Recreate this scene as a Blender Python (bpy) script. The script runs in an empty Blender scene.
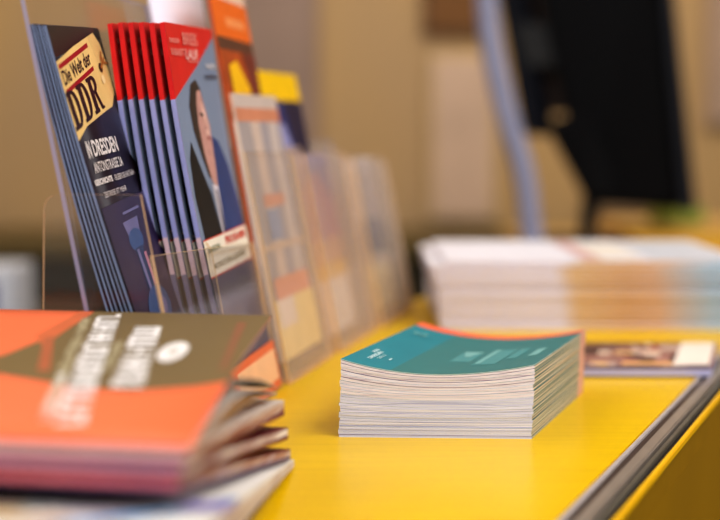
import bpy, bmesh, math, random
from mathutils import Vector, Matrix
random.seed(7)
SC = bpy.context.scene
COL = SC.collection
V = Vector

# ------------------------------------------------------------ materials
def lin(c):
    return tuple(((v/12.92) if v <= .04045 else ((v+.055)/1.055)**2.4) for v in [x/255. for x in c]) + (1,)

def nt(name):
    m = bpy.data.materials.new(name); m.use_nodes = True
    t = m.node_tree; b = t.nodes['Principled BSDF']
    return m, t, b

MC = {}
def mat(rgb, rough=.5, var=.06, scale=60, spec=.4, key=None, stretch=(1, 1, 1), rnd=0.0, coat=0):
    """plain coloured surface with a little procedural unevenness"""
    k = (tuple(rgb), rough, var, scale, spec, stretch, rnd, coat)
    if k in MC: return MC[k]
    m, t, b = nt('surface')
    tc = t.nodes.new('ShaderNodeTexCoord'); mp = t.nodes.new('ShaderNodeMapping')
    mp.inputs['Scale'].default_value = stretch
    n = t.nodes.new('ShaderNodeTexNoise'); n.inputs['Scale'].default_value = scale; n.inputs['Detail'].default_value = 3
    t.links.new(tc.outputs['Object'], mp.inputs[0]); t.links.new(mp.outputs[0], n.inputs[0])
    r = t.nodes.new('ShaderNodeMapRange'); r.inputs[1].default_value = .3; r.inputs[2].default_value = .7
    r.inputs[3].default_value = 1-var; r.inputs[4].default_value = 1+var
    t.links.new(n.outputs[0], r.inputs[0])
    h = t.nodes.new('ShaderNodeHueSaturation'); h.inputs['Color'].default_value = lin(rgb)
    val = r.outputs[0]
    if rnd:
        oi = t.nodes.new('ShaderNodeObjectInfo'); r2 = t.nodes.new('ShaderNodeMapRange')
        r2.inputs[3].default_value = 1-rnd; r2.inputs[4].default_value = 1+rnd*.5
        t.links.new(oi.outputs['Random'], r2.inputs[0])
        mu = t.nodes.new('ShaderNodeMath'); mu.operation = 'MULTIPLY'
        t.links.new(val, mu.inputs[0]); t.links.new(r2.outputs[0], mu.inputs[1]); val = mu.outputs[0]
    t.links.new(val, h.inputs['Value']); t.links.new(h.outputs[0], b.inputs['Base Color'])
    b.inputs['Roughness'].default_value = rough; b.inputs['Specular IOR Level'].default_value = spec
    b.inputs['Coat Weight'].default_value = coat; b.inputs['Coat Roughness'].default_value = .12
    MC[k] = m
    return m

def paper_edge(colours, zscale=1600, xy=6, rough=.75, rnd=.1):
    """cut page edges: thin horizontal lines of slightly different colours"""
    k = ('pe', tuple(colours), zscale, xy, rnd)
    if k in MC: return MC[k]
    m, t, b = nt('page edges')
    tc = t.nodes.new('ShaderNodeTexCoord'); mp = t.nodes.new('ShaderNodeMapping')
    mp.inputs['Scale'].default_value = (xy, xy, zscale)
    oi = t.nodes.new('ShaderNodeObjectInfo'); cb = t.nodes.new('ShaderNodeCombineXYZ')
    mu = t.nodes.new('ShaderNodeMath'); mu.operation = 'MULTIPLY'; mu.inputs[1].default_value = 90
    t.links.new(oi.outputs['Random'], mu.inputs[0])
    for i in range(3): t.links.new(mu.outputs[0], cb.inputs[i])
    t.links.new(cb.outputs[0], mp.inputs['Location'])
    n = t.nodes.new('ShaderNodeTexNoise'); n.inputs['Scale'].default_value = 1; n.inputs['Detail'].default_value = 2
    t.links.new(tc.outputs['Object'], mp.inputs[0]); t.links.new(mp.outputs[0], n.inputs[0])
    cr = t.nodes.new('ShaderNodeValToRGB')
    e = cr.color_ramp.elements
    while len(e) < len(colours): e.new(.5)
    for i, c in enumerate(colours):
        e[i].position = .3+.4*i/(len(colours)-1); e[i].color = lin(c)
    t.links.new(n.outputs[0], cr.inputs[0])
    h = t.nodes.new('ShaderNodeHueSaturation'); r2 = t.nodes.new('ShaderNodeMapRange')
    r2.inputs[3].default_value = 1-rnd; r2.inputs[4].default_value = 1+rnd*.3
    t.links.new(oi.outputs['Random'], r2.inputs[0]); t.links.new(r2.outputs[0], h.inputs['Value'])
    t.links.new(cr.outputs[0], h.inputs['Color']); t.links.new(h.outputs[0], b.inputs['Base Color'])
    b.inputs['Roughness'].default_value = rough; b.inputs['Specular IOR Level'].default_value = .15
    MC[k] = m
    return m

def acrylic(haze=.07, tint=(246, 244, 250), name='clear acrylic', gloss=.05, hazecol=(235, 225, 225)):
    k = ('ac', haze, tint, gloss, hazecol)
    if k in MC: return MC[k]
    m, t, b = nt(name); t.nodes.remove(b)
    out = t.nodes['Material Output']
    tr = t.nodes.new('ShaderNodeBsdfTransparent'); tr.inputs[0].default_value = lin(tint)
    gl = t.nodes.new('ShaderNodeBsdfGlossy'); gl.inputs['Roughness'].default_value = .06
    df = t.nodes.new('ShaderNodeBsdfDiffuse'); df.inputs[0].default_value = lin(hazecol)
    tl = t.nodes.new('ShaderNodeBsdfTranslucent'); tl.inputs[0].default_value = lin(hazecol)
    lw = t.nodes.new('ShaderNodeLayerWeight'); lw.inputs[0].default_value = .25
    ma = t.nodes.new('ShaderNodeMath'); ma.operation = 'MULTIPLY_ADD'; ma.inputs[1].default_value = .22; ma.inputs[2].default_value = gloss*.25
    t.links.new(lw.outputs['Fresnel'], ma.inputs[0])
    md = t.nodes.new('ShaderNodeMixShader'); md.inputs[0].default_value = .5
    t.links.new(df.outputs[0], md.inputs[1]); t.links.new(tl.outputs[0], md.inputs[2])
    mh = t.nodes.new('ShaderNodeMixShader'); mh.inputs[0].default_value = haze
    t.links.new(tr.outputs[0], mh.inputs[1]); t.links.new(md.outputs[0], mh.inputs[2])
    mg = t.nodes.new('ShaderNodeMixShader'); t.links.new(ma.outputs[0], mg.inputs[0])
    t.links.new(mh.outputs[0], mg.inputs[1]); t.links.new(gl.outputs[0], mg.inputs[2])
    t.links.new(mg.outputs[0], out.inputs[0])
    MC[k] = m
    return m

# ------------------------------------------------------------ object helpers
def put(o, parent=None):
    COL.objects.link(o)
    if parent: o.parent = parent
    return o
def tag(o, label, cat, group=None, kind=None):
    o['label'] = label; o['category'] = cat
    if group: o['group'] = group
    if kind: o['kind'] = kind
    return o
def empty(name, loc, label, cat, group=None):
    o = bpy.data.objects.new(name, None); o.empty_display_size = .02; o.location = loc
    put(o); return tag(o, label, cat, group)
def obj(name, bm, mats, parent=None, smooth=False):
    me = bpy.data.meshes.new(name); bm.to_mesh(me); bm.free()
    for m in (mats if isinstance(mats, (list, tuple)) else [mats]): me.materials.append(m)
    if smooth:
        for p in me.polygons: p.use_smooth = True
    o = bpy.data.objects.new(name, me); put(o, parent)
    if parent is not None:       # verts were given in world space: bring them into the parent's space
        o.matrix_parent_inverse = Matrix.Identity(4)
        pm = Matrix.Translation(parent_world(parent))
        me.transform(pm.inverted())
    return o
def parent_world(p):
    v = V((0, 0, 0))
    while p is not None: v += p.location; p = p.parent
    return v
def struct(o):
    o['kind'] = 'structure'; return o

def hexa(bm, b, t, mi=0, mi_side=None):
    """closed six-sided solid from 4 bottom and 4 top points"""
    vs = [bm.verts.new(p) for p in list(b)+list(t)]
    fs = [bm.faces.new([vs[i] for i in (3, 2, 1, 0)]), bm.faces.new([vs[i] for i in (4, 5, 6, 7)])]
    for f in fs: f.material_index = mi
    for i in range(4):
        j = (i+1) % 4
        f = bm.faces.new([vs[i], vs[j], vs[4+j], vs[4+i]]); f.material_index = mi if mi_side is None else mi_side
        fs.append(f)
    return fs
def box(bm, c, s, rz=0, mi=0):
    x, y, z = [v/2 for v in s]; R = Matrix.Rotation(rz, 3, 'Z'); c = V(c)
    b = [c+R@V(p) for p in ((-x, -y, -z), (x, -y, -z), (x, y, -z), (-x, y, -z))]
    t = [c+R@V(p) for p in ((-x, -y, z), (x, -y, z), (x, y, z), (-x, y, z))]
    return hexa(bm, b, t, mi)
def rounded(bm, w, seg=2):
    bmesh.ops.bevel(bm, geom=bm.edges[:], offset=w, segments=seg, affect='EDGES', clamp_overlap=True)
def tube(bm, pts, rad, seg=16, mi=0):
    pts = [V(p) for p in pts]; rings = []
    for i, p in enumerate(pts):
        d = (pts[min(i+1, len(pts)-1)]-pts[max(i-1, 0)]).normalized()
        a = d.cross(V((0, 1, .01))).normalized(); b = d.cross(a).normalized()
        r = rad[i] if isinstance(rad, (list, tuple)) else rad
        rings.append([bm.verts.new(p+a*r*math.cos(2*math.pi*k/seg)+b*r*math.sin(2*math.pi*k/seg)) for k in range(seg)])
    for A, B in zip(rings, rings[1:]):
        for k in range(seg):
            f = bm.faces.new([A[k], A[(k+1) % seg], B[(k+1) % seg], B[k]]); f.smooth = True; f.material_index = mi
    bm.faces.new(rings[0][::-1]); bm.faces.new(rings[-1])
def spline(pts, n=8):
    pts = [V(p) for p in pts]; out = []
    for i in range(len(pts)-1):
        p0, p1, p2, p3 = pts[max(i-1, 0)], pts[i], pts[i+1], pts[min(i+2, len(pts)-1)]
        for k in range(n):
            t = k/n
            out.append(.5*((2*p1)+(p2-p0)*t+(2*p0-5*p1+4*p2-p3)*t*t+(3*p1-p0-3*p2+p3)*t**3))
    return out+[pts[-1]]
def prism(bm, poly, ext, mi=0, mi_edge=None):
    """flat plate: closed outline extruded by vector ext"""
    a = [bm.verts.new(V(p)) for p in poly]; b = [bm.verts.new(V(p)+V(ext)) for p in poly]
    f = bm.faces.new(a[::-1]); f.material_index = mi
    f = bm.faces.new(b); f.material_index = mi
    n = len(a)
    for i in range(n):
        f = bm.faces.new([a[i], a[(i+1) % n], b[(i+1) % n], b[i]]); f.material_index = mi if mi_edge is None else mi_edge

# ------------------------------------------------------------ printed paper
TXT = {}
def text_tris(s, bold=0.0):
    k = (s, bold)
    if k in TXT: return TXT[k]
    cu = bpy.data.curves.new('lettering', 'FONT'); cu.body = s; cu.offset = bold; cu.resolution_u = 3
    o = bpy.data.objects.new('lettering', cu); COL.objects.link(o)
    dg = bpy.context.evaluated_depsgraph_get(); me = o.evaluated_get(dg).to_mesh()
    vs = [(v.co.x, v.co.y) for v in me.vertices]; fs = [tuple(p.vertices) for p in me.polygons]
    o.evaluated_get(dg).to_mesh_clear(); bpy.data.objects.remove(o); bpy.data.curves.remove(cu)
    x0 = min(v[0] for v in vs); x1 = max(v[0] for v in vs); y0 = min(v[1] for v in vs); y1 = max(v[1] for v in vs)
    vs = [((x-x0)/(x1-x0), (y-y0)/(y1-y0)) for x, y in vs]
    TXT[k] = (vs, fs); return TXT[k]

class Art:
    """printed shapes in the page's own millimetres: x right, y DOWN from the top-left corner"""
    def __init__(s): s.items = []; s.n = 0
    def poly(s, pts, m, layer=None):
        s.n += 1; s.items.append(([tuple(p) for p in pts], [tuple(range(len(pts)))], m, layer or s.n)); return s
    def rect(s, x0, y0, x1, y1, m): return s.poly([(x0, y0), (x1, y0), (x1, y1), (x0, y1)], m)
    def text(s, txt, x, y, w, h, m, ang=0, bold=0.0, shear=0):
        """(x,y) = baseline start; fits the words to w by h"""
        vs, fs = text_tris(txt, bold); s.n += 1
        c, sn = math.cos(math.radians(ang)), math.sin(math.radians(ang)); out = []
        for a, b in vs:
            px, py = a*w+b*h*shear, b*h
            out.append((x+px*c-py*sn, y-(px*sn+py*c)))
        s.items.append((out, fs, m, s.n)); return s
    def oval(s, x, y, rx, ry, m, n=20):
        return s.poly([(x+rx*math.cos(2*math.pi*i/n), y+ry*math.sin(2*math.pi*i/n)) for i in range(n)], m)

def sheet(name, fmap, W, H, thick, mface, medge, art=None, parent=None, nu=2, nv=12, lay=.00007, mats_extra=(), edge_fn=None, mback=None):
    """Paper sheet. fmap(u,v,w): page metres (u right, v down, w towards the reader) -> world."""
    bm = bmesh.new(); mats = [mface, medge] + list(mats_extra)
    if mback: mats.append(mback)
    bi = len(mats)-1 if mback else 0
    F = [[bm.verts.new(fmap(W*i/nu, H*j/nv, 0)) for i in range(nu+1)] for j in range(nv+1)]
    B = [[bm.verts.new(fmap(W*i/nu, H*j/nv, -thick)) for i in range(nu+1)] for j in range(nv+1)]
    for j in range(nv):
        for i in range(nu):
            f = bm.faces.new([F[j][i], F[j+1][i], F[j+1][i+1], F[j][i+1]]); f.smooth = True
            f = bm.faces.new([B[j][i], B[j][i+1], B[j+1][i+1], B[j+1][i]]); f.smooth = True; f.material_index = bi
    def side(a, b, c, d, t):
        f = bm.faces.new([a, b, c, d]); f.material_index = edge_fn(t) if edge_fn else 1
    for j in range(nv):
        t = (j+.5)/nv
        side(F[j][0], B[j][0], B[j+1][0], F[j+1][0], t); side(F[j+1][nu], B[j+1][nu], B[j][nu], F[j][nu], t)
    for i in range(nu):
        side(F[0][i+1], B[0][i+1], B[0][i], F[0][i], 0); side(F[nv][i], B[nv][i], B[nv][i+1], F[nv][i+1], 1)
    if art:
        for vs, fs, m, layer in art.items:
            if m not in mats: mats.append(m)
            mi = mats.index(m)
            b2 = bmesh.new(); vv = [b2.verts.new((x/1000, y/1000, 0)) for x, y in vs]
            for f in fs:
                try: b2.faces.new([vv[k] for k in f])
                except ValueError: pass
            def cut(co, no):
                bmesh.ops.bisect_plane(b2, geom=b2.verts[:]+b2.edges[:]+b2.faces[:], plane_co=co, plane_no=no, dist=1e-7)
            # trim to the page
            for co, no in (((0, 0, 0), (-1, 0, 0)), ((W, 0, 0), (1, 0, 0)), ((0, 0, 0), (0, -1, 0)), ((0, H, 0), (0, 1, 0))):
                bmesh.ops.bisect_plane(b2, geom=b2.verts[:]+b2.edges[:]+b2.faces[:], plane_co=co, plane_no=no, dist=1e-7, clear_outer=True)
            if not b2.faces: b2.free(); continue
            for i in range(1, nu): cut((W*i/nu, 0, 0), (1, 0, 0))
            for j in range(1, nv): cut((0, H*j/nv, 0), (0, 1, 0))
            mp = {}
            for v in b2.verts:
                mp[v] = bm.verts.new(fmap(v.co.x, v.co.y, lay*layer))
            for f in b2.faces:
                g = bm.faces.new([mp[v] for v in f.verts]); g.material_index = mi; g.smooth = True
            b2.free()
    return obj(name, bm, mats, parent)

def leaf_frame(theta, lean, tilt):
    th, le, ti = [math.radians(a) for a in (theta, lean, tilt)]
    w = V((math.sin(th), math.cos(th), 0)); n0 = V((math.cos(th), -math.sin(th), 0))
    up = -n0*math.sin(le)+V((0, 0, 1))*math.cos(le)
    Wv = w*math.cos(ti)+up*math.sin(ti); U = -w*math.sin(ti)+up*math.cos(ti)
    return Wv, U, Wv.cross(U)
def leaf_map(TL, theta, lean, tilt, H, bow=0.0):
    Wv, U, N = leaf_frame(theta, lean, tilt); TL = V(TL)
    def f(u, v, w):
        t = v/H
        return TL+Wv*u-U*v+N*(w-bow*4*t*(1-t))
    return f

# ============================================================ THE COUNTER
TA = math.radians(22.4)                      # the counter runs away to the right
TD = V((math.sin(TA), math.cos(TA), 0)); TN = V((math.cos(TA), -math.sin(TA), 0))
E0 = V((.0816, .5645, 0))                    # a point on the panel's right edge
def tp(along, across, z): return E0+TD*along+TN*across+V((0, 0, z))
yellow = None
def make_yellow():
    m, t, b = nt('yellow lacquer')
    tc = t.nodes.new('ShaderNodeTexCoord'); mp = t.nodes.new('ShaderNodeMapping')
    mp.inputs['Rotation'].default_value = (0, 0, TA); mp.inputs['Scale'].default_value = (6, 90, 1)
    n = t.nodes.new('ShaderNodeTexNoise'); n.inputs['Scale'].default_value = 3; n.inputs['Detail'].default_value = 4
    t.links.new(tc.outputs['Object'], mp.inputs[0]); t.links.new(mp.outputs[0], n.inputs[0])
    cr = t.nodes.new('ShaderNodeValToRGB'); cr.color_ramp.elements[0].position = .3; cr.color_ramp.elements[1].position = .75
    cr.color_ramp.elements[0].color = lin((224, 181, 0)); cr.color_ramp.elements[1].color = lin((234, 191, 0))
    t.links.new(n.outputs[0], cr.inputs[0]); t.links.new(cr.outputs[0], b.inputs['Base Color'])
    b.inputs['Roughness'].default_value = .28; b.inputs['Specular IOR Level'].default_value = .22
    bu = t.nodes.new('ShaderNodeBump'); bu.inputs['Strength'].default_value = .05; bu.inputs['Distance'].default_value = .001
    t.links.new(n.outputs[0], bu.inputs['Height']); t.links.new(bu.outputs[0], b.inputs['Normal'])
    return m
yellow = make_yellow()
counter = empty('display_counter', tp(.3, -.15, -.93), 'yellow topped display counter with a grey metal edge rail, carrying the brochures', 'counter')
def strip(name, a0, a1, c0, c1, z0, z1, m, bevel=0):
    bm = bmesh.new()
    hexa(bm, [tp(a0, c0, z0), tp(a0, c1, z0), tp(a1, c1, z0), tp(a1, c0, z0)], [tp(a0, c0, z1), tp(a0, c1, z1), tp(a1, c1, z1), tp(a1, c0, z1)])
    if bevel: rounded(bm, bevel)
    return obj(name, bm, m, counter)
A0, A1 = -.45, .93
strip('top_panel', A0, A1, -.315, 0, -.022, 0, yellow, .0012)
strip('silver_trim', A0, A1, .0, .0022, -.02, .0006, mat((190, 180, 176), .25, .05, 200), .0004)
strip('dark_gasket', A0, A1, .0022, .0062, -.02, -.0012, mat((58, 44, 42), .4, .1, 200))
strip('metal_rail', A0, A1, .0062, .0128, -.02, .0008, mat((140, 128, 118), .28, .08, 30, .6, stretch=(4, 1, 1)), .0008)
strip('black_channel', A0, A1, .0128, .0142, -.02, -.003, mat((16, 16, 22), .5, .1))
strip('thin_rail', A0, A1, .0142, .0166, -.02, -.0004, mat((96, 92, 84), .3, .1), .0004)
strip('black_channel', A0, A1, .0166, .0196, -.02, -.003, mat((14, 14, 20), .5, .1))
strip('yellow_lip', A0, A1, .0196, .0222, -.0045, -.0008, mat((236, 184, 10), .35, .04), .0005)
strip('side_panel', A0+.002, A1-.002, -.31, .0200, -.93, -.0205, mat((150, 112, 6), .4, .08, 7))  # yellow side darkened to mustard: its shade is put into the colour
strip('shaded_side_strip', A0+.002, A1-.002, .0, .0200, -.0204, -.0046, mat((150, 112, 6), .4, .05))  # solid strip flush with the side, in the same shaded mustard

# ============================================================ TEAL BOOKLET STACK
FL, FRc, BR, BL = V((-.011, .7211, 0)), V((.0894, .7163, 0)), V((.1368, .8475, 0)), V((.0375, .866, 0))
NB = 25
def stack_h(u, v, f):
    a = .0078 if u < .5 else .0056
    return (.0332*f + a*(2*u-1)**2*f**1.6)*(1-.02*v)
paper_front = paper_edge([(160, 162, 208), (206, 210, 238), (222, 224, 246), (236, 234, 244)], 2300, 5)
paper_front2 = paper_edge([(184, 170, 190), (222, 214, 226), (236, 230, 236), (226, 224, 244)], 2300, 5)
paper_side = paper_edge([(96, 122, 116), (180, 172, 146), (222, 212, 190), (214, 176, 140)], 2000, 4)
cov_dark = mat((110, 64, 130), .5, .1); cov_blue = mat((170, 172, 210), .5, .1)
teal = mat((0, 130, 144), .42, .04, 40, .35); teal_dk = mat((44, 122, 124), .42, .04, 40, .35)
coral = mat((248, 110, 72), .45, .04); teal_edge = mat((28, 92, 96), .5, .15)
white_ink = mat((205, 232, 232), .5, .03); faint_ink = mat((76, 146, 148), .5, .03); pale_ink = mat((120, 176, 174), .5, .03)
def booklet_slab(idx, name, parent=None, f0=None, f1=None):
    f0 = idx/NB if f0 is None else f0; f1 = (idx+1)/NB - .0025 if f1 is None else f1
    rx, ry, rr = random.uniform(-.0004, .0004), random.uniform(-.0002, .0002), random.uniform(-.002, .002)
    if idx >= NB-2: rx = ry = rr = 0
    cx = (FL+FRc+BR+BL)/4
    nu, nv = 16, 8
    def P(u, v, f):
        p = (FL*(1-u)+FRc*u)*(1-v)+(BL*(1-u)+BR*u)*v
        q = p-cx; q = Matrix.Rotation(rr, 3, 'Z')@q
        shift = .0010*f
        return cx+q+V((rx+shift, ry, stack_h(u, v, f)))
    bm = bmesh.new()
    fr = [f0, f0+(f1-f0)*.12, f1-(f1-f0)*.14, f1]
    L = [[[bm.verts.new(P(i/nu, j/nv, f)) for i in range(nu+1)] for j in range(nv+1)] for f in fr]
    for j in range(nv):
        for i in range(nu):
            a = bm.faces.new([L[0][j+1][i], L[0][j+1][i+1], L[0][j][i+1], L[0][j][i]]); a.material_index = 2; a.smooth = True
            a = bm.faces.new([L[3][j][i], L[3][j][i+1], L[3][j+1][i+1], L[3][j+1][i]]); a.material_index = 2 if j/nv < .87 else 3; a.smooth = True
    for k in range(3):
        # front and back
        mi_f = [5, 0, 4][k]; mi_s = [2, 1, 2][k]
        for i in range(nu):
            bm.faces.new([L[k][0][i], L[k][0][i+1], L[k+1][0][i+1], L[k+1][0][i]]).material_index = mi_f
            bm.faces.new([L[k][nv][i+1], L[k][nv][i], L[k+1][nv][i], L[k+1][nv][i+1]]).material_index = 3
        for j in range(nv):
            m_ = 3 if j >= nv-1 else mi_s
            bm.faces.new([L[k][j][nu], L[k][j+1][nu], L[k+1][j+1][nu], L[k+1][j][nu]]).material_index = m_
            bm.faces.new([L[k][j+1][0], L[k][j][0], L[k+1][j][0], L[k+1][j+1][0]]).material_index = m_
    white_e = mat((226, 228, 244), .6, .05)
    dark = {1: cov_dark, 3: cov_blue, 17: cov_blue, 20: cov_dark, 22: cov_dark, 24: cov_dark, 10: cov_blue, 6: cov_blue}.get(idx, white_e)
    rear = mat((214, 164, 146), .5, .1)
    ms = [paper_front if idx < 15 else paper_front2, paper_side, teal_edge, rear, white_e, dark]
    return obj(name, bm, ms, parent), P
for i in range(NB-1):
    o, _ = booklet_slab(i, 'booklet')
    tag(o, 'teal booklet with coral edge in the squared stack, under its topmost one', 'booklet', 'teal booklets in the squared stack')
top = empty('booklet', (FL+FRc+BR+BL)/4+V((0, 0, .032)), 'topmost teal and coral booklet, sagging cover face up on the squared stack', 'booklet')
_, P = booklet_slab(NB-1, 'pages', top, f1=.996)
bw, bd = .1005, .145
def tealmap(u, v, w):    # u right, v down from the rear edge
    p = P(u/bw, 1-v/bd, 1.0); return p+V((0, 0, .0004+w))
a = Art()
a.rect(0, 0, 100.5, 145, teal)
a.rect(25.5, 0, 100.5, 145, teal_dk)
a.rect(0, 0, 100.5, 13, coral)
for (x0, y0, x1, y1, m) in ((45, 68, 56, 103, faint_ink), (60, 60, 73, 116, faint_ink), (75, 60, 81, 100, faint_ink), (86.5, 70, 92, 98, pale_ink)):
    a.rect(x0, y0, x1, y1, m)
a.poly([(45, 68), (56, 68), (52, 86), (49, 86)], pale_ink)
a.poly([(61, 60), (64, 60), (64, 112), (61, 112)], pale_ink)
a.text('MUSEEN', 7.2, 112, 10, 2.2, white_ink, 90, .02)
a.text('DRESDEN', 10.4, 128, 22, 2.4, white_ink, 90, .03)
a.text('2015', 13.6, 124, 12, 1.8, white_ink, 90)
a.text('1', 18.5, 122, 5, 1.0, white_ink, 90)
a.oval(10, 36, 4.2, 4.2, pale_ink); a.oval(10, 36, 2.6, 2.6, teal)
sheet('cover', tealmap, bw, bd, .0003, teal, white_ink, a, top, nu=16, nv=8, lay=.00004)

# ============================================================ FOREGROUND MAGAZINES
# each: rear-right / front-right corners at bottom and top; width to the left
DL = V((-.984, .177, 0))
def mag_slab(name, FRb, FRt, RRb, RRt, W, mats, parent=None, cover_edges=True, nv=10, nu=6):
    FRb, FRt, RRb, RRt = map(V, (FRb, FRt, RRb, RRt))
    bm = bmesh.new()
    def P(u, v, f):
        b = FRb.lerp(RRb, v); t = FRt.lerp(RRt, v); p = b.lerp(t, f)
        # folded spine at the front is rounded
        return p+DL*W*u+V((0, (-.0012*math.sin(math.pi*f) if v == 0 else 0), 0))
    fr = [0, .34, .6, .88, 1]
    vs = [j/nv for j in range(nv+1)]
    L = [[[bm.verts.new(P(i/nu, v, f)) for i in range(nu+1)] for v in vs] for f in fr]
    for j in range(nv):
        for i in range(nu):
            bm.faces.new([L[0][j][i], L[0][j+1][i], L[0][j+1][i+1], L[0][j][i+1]][::-1]).material_index = 1
            bm.faces.new([L[-1][j][i], L[-1][j][i+1], L[-1][j+1][i+1], L[-1][j+1][i]][::-1]).material_index = 0
    for k in range(len(fr)-1):
        mf = [1, 2, 2, 0][k]; ms_ = [1, 3, 3, 0][k]
        for i in range(nu):
            bm.faces.new([L[k][0][i], L[k+1][0][i], L[k+1][0][i+1], L[k][0][i+1]]).material_index = mf
            bm.faces.new([L[k][nv][i], L[k][nv][i+1], L[k+1][nv][i+1], L[k+1][nv][i]]).material_index = 3
        for j in range(nv):
            bm.faces.new([L[k][j][0], L[k][j+1][0], L[k+1][j+1][0], L[k+1][j][0]]).material_index = ms_
            bm.faces.new([L[k][j][nu], L[k+1][j][nu], L[k+1][j+1][nu], L[k][j+1][nu]]).material_index = ms_
    bmesh.ops.recalc_face_normals(bm, faces=bm.faces[:])
    return obj(name, bm, mats, parent)
orange = mat((250, 116, 72), .45, .03, 20); olive = mat((118, 98, 60), .5, .04, 20)
darkred = mat((100, 0, 36), .5, .06); pinkspine = mat((222, 156, 176), .5, .05, 30); salmon = mat((236, 122, 128), .5, .05, 30)
greyspine = mat((226, 176, 176), .55, .06, 30); mauve = mat((98, 80, 118), .5, .06)
edgeW = paper_edge([(120, 70, 90), (190, 170, 168), (214, 204, 204), (236, 230, 226)], 420, 3)
edgeB = paper_edge([(120, 60, 80), (176, 130, 110), (206, 190, 180), (170, 150, 180)], 420, 3)
# bottom of the pile upwards
lowm = [
 # name colours, FRb, FRt, RRb, RRt, W, mats, label
 ((-.0600, .455, .0), (-.0590, .452, .014), (-.0345, .648, .0), (-.0345, .648, .0004), .30, [mat((214, 208, 196), .5), mauve, mauve, edgeW], 'white magazine lying flat on the yellow top, lowest of the foreground pile'),
 ((-.0570, .440, .0143), (-.0560, .437, .0285), (-.0338, .647, .0005), (-.0338, .647, .0009), .30, [mat((196, 206, 190), .5), mat((150, 160, 150), .5), mat((170, 176, 160), .5), edgeB], 'pale green edged magazine in the foreground pile, under the map patterned one'),
]
for FRb, FRt, RRb, RRt, W, ms, lb in lowm:
    tag(mag_slab('magazine', FRb, FRt, RRb, RRt, W, ms), lb, 'magazine')
# printed pale magazine sticking out towards the viewer
mp_root = empty('magazine', (-.2, .5, .03), 'pale magazine with blue stripe and pastel map print, sticking out under the orange ones', 'magazine')
FRb4, FRt4, RRb4, RRt4 = (-.0505, .402, .0288), (-.0495, .400, .0408), (-.0312, .652, .0010), (-.0312, .652, .0042)
mag_slab('pages', FRb4, FRt4, RRb4, RRt4, .30, [mat((222, 216, 210), .5), mat((200, 190, 190), .5), mat((210, 200, 190), .5), edgeW], mp_root)
def flatmap(FR_, RR_, W, lift=.0003, bulge=0.0):
    FR_, RR_ = V(FR_), V(RR_)
    D = (RR_-FR_); Ln = D.length
    def f(u, v, w):       # u: from left edge rightwards, v: down = from rear towards the front
        t = 1-v/Ln
        p = FR_+D*t+DL*(W-u)
        return p+V((0, 0, lift+w+bulge*4*t*(1-t)))
    return f, Ln
a = Art()
f4, L4 = flatmap(FRt4, RRt4, .30)
h4 = L4*1000
pale = [(226, 214, 196), (204, 214, 198), (232, 222, 214), (214, 206, 220), (228, 206, 190), (196, 206, 210), (224, 198, 130), (200, 216, 224), (214, 180, 150)]
for k in range(46):
    x = random.uniform(100, 290); y = random.uniform(h4-95, h4); w_ = random.uniform(6, 22); h_ = random.uniform(5, 16)
    n = random.randint(5, 8); ph = random.uniform(0, 6)
    a.poly([(x+w_*math.cos(ph+6.283*i/n)*random.uniform(.7, 1.1), y+h_*math.sin(ph+6.283*i/n)*random.uniform(.7, 1.1)) for i in range(n)], mat(pale[k % len(pale)], .5))
a.poly([(297, h4-98), (300, h4-92), (276, h4-30), (262, h4), (252, h4), (268, h4-34)], mat((104, 168, 220), .45))
a.poly([(284, h4-80), (300, h4-88), (300, h4-60), (282, h4-55)], mat((150, 140, 205), .45))
sheet('cover', f4, .30, L4, .0003, mat((226, 220, 214), .45), mat((200, 200, 200), .5), a, mp_root, nu=3, nv=4, lay=.000012)

mid = [
 ((-.0600, .452, .0408), (-.0595, .451, .0465), (-.0325, .644, .0065), (-.0325, .644, .0115), [darkred, mauve, salmon, edgeB], 'salmon spined magazine in the foreground pile, second below the orange cover'),
 ((-.0580, .448, .0468), (-.0575, .447, .0522), (-.0335, .640, .0170), (-.0335, .640, .0225), [darkred, darkred, pinkspine, edgeW], 'mauve spined magazine in the foreground pile, directly under the open orange one'),
]
for FRb, FRt, RRb, RRt, ms, lb in mid:
    tag(mag_slab('magazine', FRb, FRt, RRb, RRt, .297, ms), lb, 'magazine')
om = empty('magazine', (-.2, .54, .05), 'orange and olive magazine, white title lines, cover springing open, top of foreground pile', 'magazine')
mag_slab('pages', (-.0555, .4450, .0525), (-.0550, .4440, .0572), (-.0350, .636, .0290), (-.0350, .636, .0362), .297, [mat((206, 196, 190), .5), darkred, greyspine, edgeB], om)
# loose inner pages springing up towards the rear
def loose(zr, lift, yr, m, xr=-.038):
    FRl, RRl = V((-.0548, .4438, .0573)), V((xr, yr, zr))
    D = RRl-FRl; Ln = D.length
    def f(u, v, w):
        t = 1-v/Ln
        s = math.sin(math.pi*min(1, t))**1
        return FRl+D*t+DL*(.297-u)+V((0, 0, w+lift*s))
    return sheet('inner_page', f, .297, Ln, .0004, m, mat((196, 188, 186), .6), None, om, nu=2, nv=14)
loose(.0400, .0045, .632, mat((176, 128, 70), .5))
loose(.0405, .0085, .630, mat((196, 186, 180), .5))
loose(.0440, .0120, .626, mat((110, 98, 86), .5))
FRc1, RRc1 = V((-.0548, .4435, .0580)), V((-.0412, .650, .0733))
f1, L1 = flatmap(FRc1, RRc1, .297, .0002, .002)
h1 = L1*1000; W1 = 297
a = Art()
U = lambda s: W1*(1-s); T = lambda t: h1*(1-t)
q = lambda L: [(U(s), T(t)) for s, t in L]
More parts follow.
